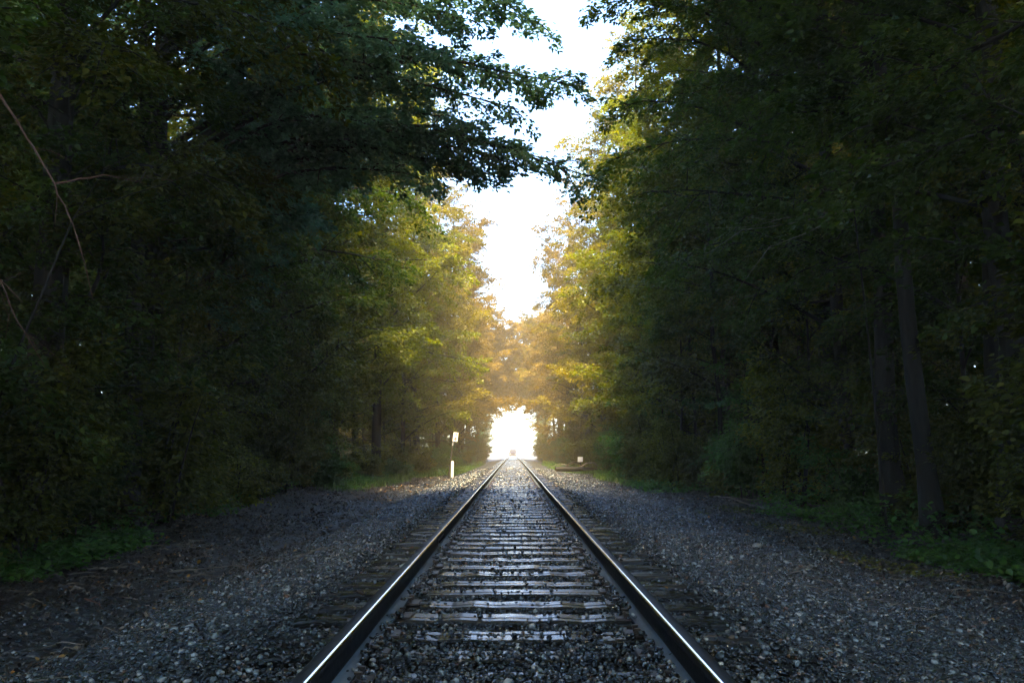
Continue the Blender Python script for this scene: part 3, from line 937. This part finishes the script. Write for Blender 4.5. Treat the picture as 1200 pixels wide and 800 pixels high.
# ------------------------------------------------------------------ ground vegetation, litter
def blades(name, areas, mat, label, h0, h1, w):
    Cs, Hs = [], []
    for (x0, x1, y0, y1, n) in areas:
        x, y = rng.uniform(x0, x1, n), rng.uniform(y0, y1, n)
        u = ((x - (x0 + x1) / 2) / (x1 - x0) * 2) ** 2 + ((y - (y0 + y1) / 2) / (y1 - y0) * 2) ** 2
        k = (u < 1 - .5 * rng.random(n)) & (np.sin(x * 3.1 + y * 1.7) + np.sin(y * 2.3 - x) + rng.normal(0, .8, n) > -.9)
        Cs.append(np.stack([x[k], y[k], ground_z(x[k], y[k])], -1)); Hs.append(rng.uniform(h0, h1, k.sum()))
    C, Hh = np.concatenate(Cs), np.concatenate(Hs)
    n = len(C)
    a = rng.uniform(0, 2 * math.pi, n)
    U = np.stack([np.cos(a), np.sin(a), np.zeros(n)], -1)
    b = np.stack([np.cos(a + 1.6), np.sin(a + 1.6), np.zeros(n)], -1) * (Hh * rng.uniform(.1, .8, n))[:, None]
    up = np.array([0, 0, 1.0])
    ww = (w * rng.uniform(.6, 1.3, n))[:, None]
    q = np.stack([C - U * ww, C + U * ww, C + U * ww * .7 + up * (Hh * .6)[:, None] + b * .4, C - U * ww * .7 + up * (Hh * .6)[:, None] + b * .4,
                  C + up * Hh[:, None] + b, C + up * Hh[:, None] + b * 1.02 + U * ww * .1], 1)
    f = np.array([(0, 1, 2, 3), (3, 2, 5, 4)])[None] + 6 * np.arange(n)[:, None, None]
    tag(link(name, mesh_from(name, q.reshape(-1, 3), f.reshape(-1, 4)), mat), label, name.replace('_', ' '), kind='stuff')


blades('grass', [(-6.5, -2.4, 44, 62, 26000), (-8.5, -4.4, 34, 46, 14000), (2.3, 6.5, 50, 66, 16000), (-8, -4.2, 28, 46, 7000), (-7.5, -3.5, 60, 90, 7000), (2.6, 6.5, 53, 75, 9000), (3.6, 7, 30, 52, 9000), (3.0, 6, 75, 110, 5000), (-6, -3, 90, 120, 4000)],
       GRASS, 'patches of low green grass along both clearing edges', .08, .34, .010)


def undergrowth():
    Cs, Ns, Ss = [], [], []
    for (x0, x1, y0, y1, n, hh) in ((-9.5, -5.6, 7, 20, 9000, .45), (-9.5, -6.4, 20, 45, 9000, .5), (-8, -4.6, 45, 100, 9000, .7),
                                    (5.0, 9.5, 6.5, 20, 13000, .6), (-5.6, -2.5, 45, 80, 9000, .35), (-8.5, -5, 30, 48, 9000, .4), (2.5, 6, 54, 82, 9000, .4), (4.2, 7, 28, 48, 9000, .35), (5.8, 9.5, 20, 45, 9000, .55), (4.4, 8, 45, 100, 9000, .7), (4.9, 7.2, 8.0, 11.8, 15000, .14), (-7.8, -4.9, 9.4, 13, 9000, .22)):
        k = n // 9
        x, y = rng.uniform(x0, x1, k), rng.uniform(y0, y1, k)
        h = hh * rng.random(k) ** 1.5 * (.3 + .7 * (np.sin(x * 2.3 + y) * .5 + .5))
        c = np.stack([x, y, ground_z(x, y) + h + .03], -1)
        P = np.repeat(c, 9, 0) + rng.normal(0, 1, (k * 9, 3)) * np.array([.11, .11, .03])
        Cs.append(P)
    C = np.concatenate(Cs)
    C[:, 2] = np.maximum(C[:, 2], ground_z(C[:, 0], C[:, 1]) + .015)
    v, f = leaves_arrays(C, rng.normal(0, .45, C.shape) + np.array([0, 0, 1.2]), rng.uniform(.05, .12, len(C)), False)
    tag(link('undergrowth', mesh_from('undergrowth', v, f), LEAF['fresh green']), 'low leafy undergrowth covering the forest floor beside the clearing', 'undergrowth', kind='stuff')


undergrowth()


def litter():
    Cs, Ss = [], []
    for (y0, y1, n, s) in ((2.5, 9, 26000, .030), (9, 18, 30000, .034), (18, 45, 26000, .045)):
        x = rng.uniform(-9, 9, n); y = rng.uniform(y0, y1, n)
        thr = np.where(x < 0, 2.4, 3.4)
        k = (np.abs(x) > thr + rng.exponential(.5, n)) | (rng.random(n) < .025)
        k &= np.abs(np.abs(x) - .75) > .11
        x, y = x[k], y[k]
        z = np.where(np.abs(x) < 1.3, np.maximum(ground_z(x, y) + .03, dip(y) + .004), ground_z(x, y) + .012 + .02 * rng.random(len(x)))
        Cs.append(np.stack([x, y, z], -1)); Ss.append(rng.uniform(.5, 1.4, len(x)) * s * 1.5)
    C, S = np.concatenate(Cs), np.concatenate(Ss)
    v, f = leaves_arrays(C, rng.normal(0, .42, C.shape) + np.array([0, 0, 1.0]), S, False)
    tag(link('leaf_litter', mesh_from('leaf_litter', v, f), LITTER), 'brown fallen leaves strewn over the soil beside the ballast', 'leaf litter', kind='stuff')
    # small twigs in the litter
    tb = Tubes()
    for i in range(620):
        s = rnd.choice([-1, -1, 1]); x = s * rnd.uniform(2.3, 7.2); y = 3.2 + 26 * rnd.random() ** 1.5
        L_ = rnd.uniform(.10, .5); a = rnd.uniform(0, 6.28)
        p0 = Vector((x, y, float(ground_z(x, y)) + .02)); d = Vector((math.cos(a), math.sin(a) * .6, 0)) * L_
        m = p0 + d * .5 + Vector((rnd.uniform(-.03, .03), rnd.uniform(-.03, .03), .025))
        p1 = p0 + d; p1.z = float(ground_z(p1.x, p1.y)) + .02
        tb.add([p0, m, p1], [.005, .0045, .002], 4)
    tag(link('twig_litter', tb.mesh('twig_litter'), DEADWOOD), 'small broken twigs scattered among the leaf litter', 'twigs', kind='stuff')
    # moss cushions at the gravel edge
    n = 6000
    x = rng.uniform(3.9, 5.6, n); y = rng.uniform(9, 22, n)
    k = np.sin(x * 4 + y * .9) + np.sin(y * 1.3) + rng.normal(0, .4, n) > .9
    P = np.stack([x[k], y[k], ground_z(x[k], y[k])], -1)
    tag(link('moss', stones_mesh('moss', P, rng.uniform(.015, .045, k.sum())), MOSS), 'yellow green moss at the edge of the gravel', 'moss', kind='stuff')


litter()

# ------------------------------------------------------------------ fallen branches and the log
def stick(pts_px, radius, label, mat=DEADWOOD, twigs=2, lift=.02):
    """pts_px: photo pixels lying on the ground"""
    W = []
    for (px, py) in pts_px:
        lo, hi = 2.5, 90.0
        for _ in range(40):
            m = (lo + hi) / 2; p = at(px, py, m)
            if p.z > float(ground_z(p.x, m)): lo = m
            else: hi = m
        p = at(px, py, lo); p.z = float(ground_z(p.x, p.y)) + lift + radius; W.append(p)
    base = W[0].copy()
    tb = Tubes(); P = []
    for a, b in zip(W, W[1:]):
        for k in range(3): P.append(a.lerp(b, k / 3) - base + Vector((rnd.uniform(-1, 1), rnd.uniform(-1, 1), rnd.uniform(0, 1))) * radius)
    P.append(W[-1] - base)
    tb.add(P, [radius * (1 - .75 * k / (len(P) - 1)) for k in range(len(P))], 6)
    for k in range(twigs):
        i = rnd.randrange(1, len(P) - 1); d = (P[-1] - P[0]).normalized(); s = Vector((-d.y, d.x, .25)) * rnd.choice([-1, 1])
        L_ = (P[-1] - P[0]).length * rnd.uniform(.15, .35)
        q = P[i] + (d + s * .8).normalized() * L_; q.z = max(q.z, .01)
        tb.add([P[i], P[i].lerp(q, .5) + Vector((0, 0, .02)), q], [radius * .5, radius * .35, .002], 4)
    o = link('fallen_branch', tb.mesh('fallen_branch'), mat, loc=base)
    tag(o, label, 'branch', 'dead branches lying on the ground')


stick([(5, 678), (22, 674), (42, 670)], .014, 'short pale stick on leaf litter near the picture edge below the ferns')
stick([(100, 670), (128, 669), (150, 668)], .012, 'thin level stick on leaf litter with a yellow leaf beside it')
stick([(165, 643), (205, 642), (242, 640)], .011, 'long straight pale twig lying level on brown litter by the dark trees')
stick([(192, 675), (240, 670), (284, 665)], .013, 'long bent pale branch in the middle of the brown litter strip')
stick([(218, 681), (238, 676), (258, 672)], .010, 'small forked twig just below the long bent pale branch')
stick([(345, 658), (365, 650), (386, 644)], .012, 'curved pale twig on gravel nearest the sleepers on the litter side')
stick([(860, 588), (900, 600), (950, 609)], .022, 'long dark branch lying along the foot of the bushes beyond the gravel')
stick([(920, 586), (965, 600), (995, 612)], .018, 'reddish bent branch sloping from the bushes onto mossy gravel', BARK_RED)
stick([(835, 583), (870, 586), (915, 590)], .018, 'pale broken branch in the brush pile at the edge of the dark bushes')
stick([(880, 580), (896, 574), (906, 566)], .014, 'upright leaning twig poking out of the brush beside the gravel', lift=.1)
stick([(98, 706), (112, 712), (120, 718)], .009, 'tiny reddish twig lying on dark litter low in the corner', BARK_RED)

# log with upturned limbs
lb = at(650, 551, 50)
lb.z = float(ground_z(lb.x, 50))
LOGW = rough_mat('log_bark', (.003, .003, .003), (.012, .011, .010), scale=7, rough=(.5, .85), bump=.9, stretch=(.6, 3, 3), bump_dist=.03)
log = empty('fallen_log', lb, 'dark fallen log with broken curved limbs lying beside the ballast', 'log')
tb = Tubes(); tb.add([(0, 0, .13), (.45, .1, .15), (1.0, .15, .14), (1.5, .25, .15)], [.13, .145, .14, .12], 8)
tb.add([(1.5, .25, .15), (2.0, .5, .13), (2.6, .8, .12)], [.12, .08, .05], 6)
link('trunk', tb.mesh('trunk'), LOGW, log)
for pts, rr in (([(.55, .12, .2), (.75, .2, .42), (1.05, .25, .52), (1.35, .3, .45), (1.5, .35, .25)], [.05, .045, .04, .03, .02]),
                ([(1.3, .25, .2), (1.7, .4, .45), (2.1, .5, .48), (2.35, .6, .28)], [.04, .035, .025, .015]),
                ([(.9, .2, .2), (.5, .5, .38), (.1, .7, .35), (-.3, .8, .25)], [.035, .03, .02, .01])):
    t2 = Tubes(); t2.add(pts, rr, 6); link('limb', t2.mesh('limb'), BARK if rr[0] > .04 else DEADWOOD, log)

# pale stone standing out of the gravel
def pebble(px, py, r, label):
    lo, hi = 2.5, 90.0
    for _ in range(40):
        m = (lo + hi) / 2; p = at(px, py, m)
        if p.z > float(ground_z(p.x, m)): lo = m
        else: hi = m
    p = at(px, py, lo); p.z = float(ground_z(p.x, p.y)) + r * .5
    bm = bmesh.new(); bmesh.ops.create_icosphere(bm, subdivisions=3, radius=r)
    for v in bm.verts:
        n = math.sin(v.co.x * 60 + 1) * .05 + math.sin(v.co.y * 75 + 2) * .06 + math.sin(v.co.z * 55) * .05
        v.co *= 1 + n; v.co.z *= .72; v.co.x *= 1.15
    me = bpy.data.meshes.new('stone'); bm.to_mesh(me); bm.free()
    me.polygons.foreach_set('use_smooth', np.ones(len(me.polygons), bool))
    tag(link('stone', me, rough_mat('pale_stone', (.22, .21, .19), (.42, .40, .36), scale=20, rough=(.35, .6), bump=.4, bump_dist=.005), loc=p), label, 'stone')


pebble(886, 642, .050, 'pale rounded stone, largest in the gravel, nearer the mossy edge')
pebble(915, 620, .035, 'small pale rounded stone farther back near the brush pile')

# ------------------------------------------------------------------ sign post, white marker post, white box sign
WHITE = rough_mat('white_paint', (.66, .67, .66), (.84, .84, .83), scale=6, rough=(.45, .7), bump=.2, bump_dist=.003)
BLACK = plain('black_lettering', (.02, .02, .022), .5)
DARKSTEEL = plain('dark_post_steel', (.03, .028, .026), .55, .4)
GALV = plain('pale_zinc', (.42, .43, .44), .4, .6)

sp = at(524.5, 556, 43); sp.z = float(ground_z(sp.x, 43))
top = at(531.5, 506, 43)
sign = empty('track_sign', sp, 'leaning dark post with a small white sign plate with black marks', 'sign')
d = top - sp; d.z = top.z - sp.z
ax = d.normalized()
rot = Vector((0, 0, 1)).rotation_difference(ax).to_matrix().to_4x4()
Lp = d.length


def post_build(bm):   # U-channel post
    for (cx_, sx_, cy_, sy_) in ((0, .052, .012, .008), (-.028, .008, -.006, .044), (.028, .008, -.006, .044)):
        box(bm, (cx_, cy_, (Lp - .62) / 2 - .12), (sx_, sy_, Lp - .62 + .24))
    bmesh.ops.transform(bm, matrix=rot, verts=list(bm.verts))


bm_obj('post', post_build, DARKSTEEL, sign)


def upper_build(bm):
    box(bm, (0, -.002, Lp - .33), (.046, .02, .60))
    bmesh.ops.transform(bm, matrix=rot, verts=list(bm.verts))


bm_obj('upper_post', upper_build, GALV, sign)


def plate_b(bm):
    box(bm, (.085, -.035, Lp - .22), (.225, .008, .42))
    bmesh.ops.transform(bm, matrix=rot @ Matrix.Translation((0, 0, 0)), verts=list(bm.verts))


pl = bm_obj('sign_plate', plate_b, WHITE, sign, bevel=.003)


def marks(bm):
    y = -.0415; cx, cz = .085, Lp - .22
    def bar(x, z, w, h, r=0):
        box(bm, (cx + x, y, cz + z), (w, .004, h), Matrix.Rotation(R(r), 4, 'Y'))
    bar(.03, .105, .035, .10); bar(-.03, .15, .05, .02); bar(-.035, .075, .022, .05)   # upper mark
    bar(.035, -.10, .035, .15); bar(-.005, -.055, .032, .10, 38); bar(-.005, -.12, .11, .032)  # a 4-like lower mark
    bmesh.ops.transform(bm, matrix=rot, verts=list(bm.verts))


bm_obj('lettering', marks, BLACK, pl)

wp = at(529, 555.5, 42); wp.z = float(ground_z(wp.x, 42))


def wpost(bm):
    vs = []
    for (z, r_) in ((-.15, .068), (.0, .068), (.66, .064), (.72, .058), (.755, .040), (.765, .012)):
        ring = []
        for k in range(12):
            a = 2 * math.pi * k / 12
            ring.append(bm.verts.new((math.cos(a) * r_ + .012 * z, math.sin(a) * r_, z)))
        vs.append(ring)
    for a, b in zip(vs, vs[1:]):
        for k in range(12): bm.faces.new((a[k], a[(k + 1) % 12], b[(k + 1) % 12], b[k]))
    bm.faces.new(vs[-1])


tag(bm_obj('marker_post', wpost, WHITE, loc=wp, smooth=True), 'short white round topped marker post in front of the sign post', 'post')

bp = at(679, 546, 53); bp.z = float(ground_z(bp.x, 53))
bs = empty('box_sign', bp, 'small blank white square sign on a low stake above the fallen log', 'sign')
zc = at(679, 538, 53).z - bp.z
bm_obj('panel', lambda bm: box(bm, (0, -.03, zc), (.29, .05, .28)), WHITE, bs, bevel=.008)
bm_obj('stake', lambda bm: box(bm, (0, .02, (zc + .1) / 2 - .1), (.045, .045, zc + .3)), DARKSTEEL, bs, bevel=.004)


# ------------------------------------------------------------------ rail truck far down the line
def rail_truck():
    y = 216.0
    z = float(dip(y)) + .184
    blue = plain('truck_blue_paint', (.008, .014, .07), .6, 0, .2); dk = plain('truck_dark', (.02, .02, .025), .6)
    pale = plain('truck_pale_paint', (.05, .08, .20), .6, 0, .2)
    glass = plain('truck_glass', (.05, .06, .08), .08, 0, .8, 0); lampm = plain('lamp_lens', (.7, .7, .65), .15)
    t = empty('rail_truck', (0, y, z), 'tiny blue rail vehicle on the track inside the bright far opening', 'rail vehicle')
    t.scale = (.74,) * 3
    bm_obj('body', lambda bm: (box(bm, (0, 2.6, 1.15), (2.30, 3.4, 1.0)), box(bm, (0, .35, 1.0), (2.26, 1.5, .95))), blue, t, bevel=.06)
    cab = bm_obj('cab', lambda bm: (box(bm, (0, 1.6, 2.05), (2.12, 1.9, .86)), box(bm, (0, 1.6, 2.52), (2.2, 2.05, .09))), pale, t, bevel=.05)
    for s in (-.52, .52):
        bm_obj('window', lambda bm: box(bm, (s, .645, 2.08), (.86, .03, .52)), glass, cab)
    bm_obj('chassis', lambda bm: box(bm, (0, 2.2, .56), (1.5, 4.6, .16)), dk, t, bevel=.02)
    bm_obj('bumper', lambda bm: box(bm, (0, -.47, .66), (2.2, .14, .24)), dk, t, bevel=.03)
    bm_obj('grille', lambda bm: [box(bm, (0, -.415, .9 + .09 * k), (.9, .03, .05)) for k in range(5)], dk, t)
    for s in (-.82, .82):
        bm_obj('headlight', lambda bm: cyl(bm, (s, -.42, 1.1), .13, .05, 'Y'), lampm, t)
    for s in (-.753, .753):
        for yy_ in (.25, 3.6):
            w = bm_obj('wheel', lambda bm: (cyl(bm, (s, yy_, .32), .32, .12, 'X', 24), cyl(bm, (s - math.copysign(.075, s), yy_, .32), .35, .03, 'X', 24)), dk, t)
    bm_obj('exhaust_stack', lambda bm: cyl(bm, (.86, 2.75, 2.35), .13, 1.1), dk, t)


rail_truck()


# ------------------------------------------------------------------ bare hanging branches in the near left wood
def bare_branch(pts, r0, mat, label_tree):
    """pts: (px, py, Y)"""
    W = [at(*p) for p in pts]
    P = []
    for a, b in zip(W, W[1:]):
        for k in range(4): P.append(a.lerp(b, k / 4) + Vector((rnd.uniform(-1, 1), rnd.uniform(-1, 1), rnd.uniform(-1, 1))) * r0 * .9)
    P.append(W[-1])
    return P, [r0 * (1 - .8 * k / (len(P) - 1)) for k in range(len(P))]


def dead_tree(name, label, specs, mat, foot):
    """a dead limb system on its own rooted stem"""
    f = Vector(foot); f.z = float(ground_z(f.x, f.y))
    e = empty(name, f, label, 'tree', None)
    first = at(*specs[0][0][0])
    tb = Tubes()
    mid = f.lerp(first, .5); mid.z = first.z * .55
    tb.add([Vector((0, 0, -.2)), Vector((0, 0, .1)), mid - f, first - f], [.030, .022, .018, specs[0][1]], 8)
    bind(e, 'trunk', tb.mesh('trunk'), BARK)
    for pts, r0 in specs:
        P, rad = bare_branch(pts, r0, mat, label)
        t2 = Tubes(); t2.add([p - f for p in P], rad, 6)
        for k in range(3):
            i = rnd.randrange(3, len(P)); dd = (P[i] - P[i - 1]).normalized()
            s = (dd + Vector((rnd.uniform(-.8, .8), rnd.uniform(-.5, .5), rnd.uniform(-.5, .5)))).normalized() * rnd.uniform(.15, .5)
            t2.add([P[i] - f, P[i] - f + s * .5 + Vector((0, 0, .02)), P[i] - f + s], [rad[i] * .5, rad[i] * .35, .002], 4)
        bind(e, 'branch', t2.mesh('branch'), mat)


dead_tree('dead_tree', 'reddish bare dead branches hanging down at the picture edge before dark leaves',
          [([(-14, 90, 6.6), (30, 160, 6.5), (62, 215, 6.4), (85, 265, 6.3), (108, 352, 6.2)], .010),
           ([(-14, 90, 6.6), (-10, 310, 6.3), (20, 375, 6.2), (52, 430, 6.1)], .008),
           ([(62, 215, 6.4), (120, 205, 6.6), (170, 215, 6.7)], .008),
           ([(-14, 90, 6.6), (-8, 320, 6.0), (26, 355, 6.0)], .008)], BARK_RED, (-4.6, 7.4, 0))
dead_tree('dead_tree', 'thin grey dead limbs arching before dark leaves beside the thick maple boughs',
          [([(85, 255, 9.6), (140, 232, 9.5), (200, 213, 9.4), (250, 192, 9.3)], .008),
           ([(85, 255, 9.6), (120, 200, 9.6), (125, 145, 9.6)], .006),
           ([(120, 200, 9.6), (160, 175, 9.6), (200, 162, 9.6)], .005)], BARK, (-5.9, 9.8, 0))
dead_tree('dead_tree', 'cluster of long fine bare twigs fanning out from the dark wood opposite',
          [([(1000, 246, 14), (930, 262, 13.6), (870, 270, 13.3), (822, 300, 13)], .012),
           ([(1000, 246, 14), (950, 270, 13.5), (900, 290, 13.2), (845, 365, 13)], .011),
           ([(1000, 246, 14), (960, 250, 13.4), (905, 258, 13.2), (850, 250, 13)], .009),
           ([(1000, 246, 14), (940, 250, 13.6), (880, 266, 13.3), (812, 268, 13)], .008)], DEADWOOD, (5.7, 14.3, 0))

# ------------------------------------------------------------------ air
HAZE_DENSITY = 0.0020
if HAZE_DENSITY > 0:
    bm = bmesh.new()
    box(bm, (0, 200, 14), (300, 560, 36))
    me = bpy.data.meshes.new('haze'); bm.to_mesh(me); bm.free()
    hm, nt, out = newmat('haze_air')
    pv = node(nt, 'ShaderNodeVolumePrincipled')
    pv.inputs['Color'].default_value = (1.0, .90, .66, 1)
    pv.inputs['Density'].default_value = HAZE_DENSITY
    pv.inputs['Anisotropy'].default_value = .0
    nt.links.new(pv.outputs[0], out.inputs['Volume'])
    tag(link('haze', me, hm), 'pale warm haze filling the air between the trees', 'haze', kind='stuff')

# ------------------------------------------------------------------ light
SUN_EL, SUN_AZ = 60.0, 181.0     # azimuth from +Y, straight down the line
w = bpy.data.worlds.new('World'); SC.world = w; w.use_nodes = True
nt = w.node_tree
for n in list(nt.nodes): nt.nodes.remove(n)
wo = nt.nodes.new('ShaderNodeOutputWorld'); bg = nt.nodes.new('ShaderNodeBackground')
sky = nt.nodes.new('ShaderNodeTexSky'); sky.sky_type = 'NISHITA'; sky.sun_disc = False
sky.sun_elevation = R(SUN_EL); sky.sun_rotation = R(SUN_AZ)
sky.air_density = 1.0; sky.dust_density = .4; sky.ozone_density = 7.0
bg.inputs['Strength'].default_value = .15
nt.links.new(sky.outputs[0], bg.inputs[0]); nt.links.new(bg.outputs[0], wo.inputs[0])

sl = bpy.data.lights.new('sun', 'SUN'); sl.energy = 3.6; sl.angle = R(14.0); sl.color = (1.0, .74, .38)
so = bpy.data.objects.new('sun', sl); COL.objects.link(so)
dvec = Vector((math.sin(R(SUN_AZ)) * math.cos(R(SUN_EL)), math.cos(R(SUN_AZ)) * math.cos(R(SUN_EL)), math.sin(R(SUN_EL))))
so.rotation_euler = dvec.to_track_quat('Z', 'Y').to_euler()
so.location = dvec * 100

# ------------------------------------------------------------------ camera and render settings
cd = bpy.data.cameras.new('camera'); co = bpy.data.objects.new('camera', cd); COL.objects.link(co)
cd.sensor_width = 36; cd.lens = 36 * F_PX / 1200
cd.clip_start = .05; cd.clip_end = 6000
co.location = CAM
co.rotation_euler = (R(90) + PITCH, 0, R(.05))
SC.camera = co

SC.view_settings.view_transform = 'Standard'; SC.view_settings.look = 'None'
SC.view_settings.exposure = 3.15; SC.view_settings.gamma = 1
SC.view_settings.use_curve_mapping = False
cy = SC.cycles
cy.max_bounces = 6; cy.diffuse_bounces = 3; cy.glossy_bounces = 2; cy.transmission_bounces = 4; cy.volume_bounces = 0; cy.transparent_max_bounces = 4
cy.use_denoising = True; cy.denoiser = 'OPENIMAGEDENOISE'
cy.use_adaptive_sampling = True; cy.adaptive_threshold = .02
cy.sample_clamp_indirect = 6; cy.caustics_reflective = False; cy.caustics_refractive = False
SC.render.engine = 'CYCLES'
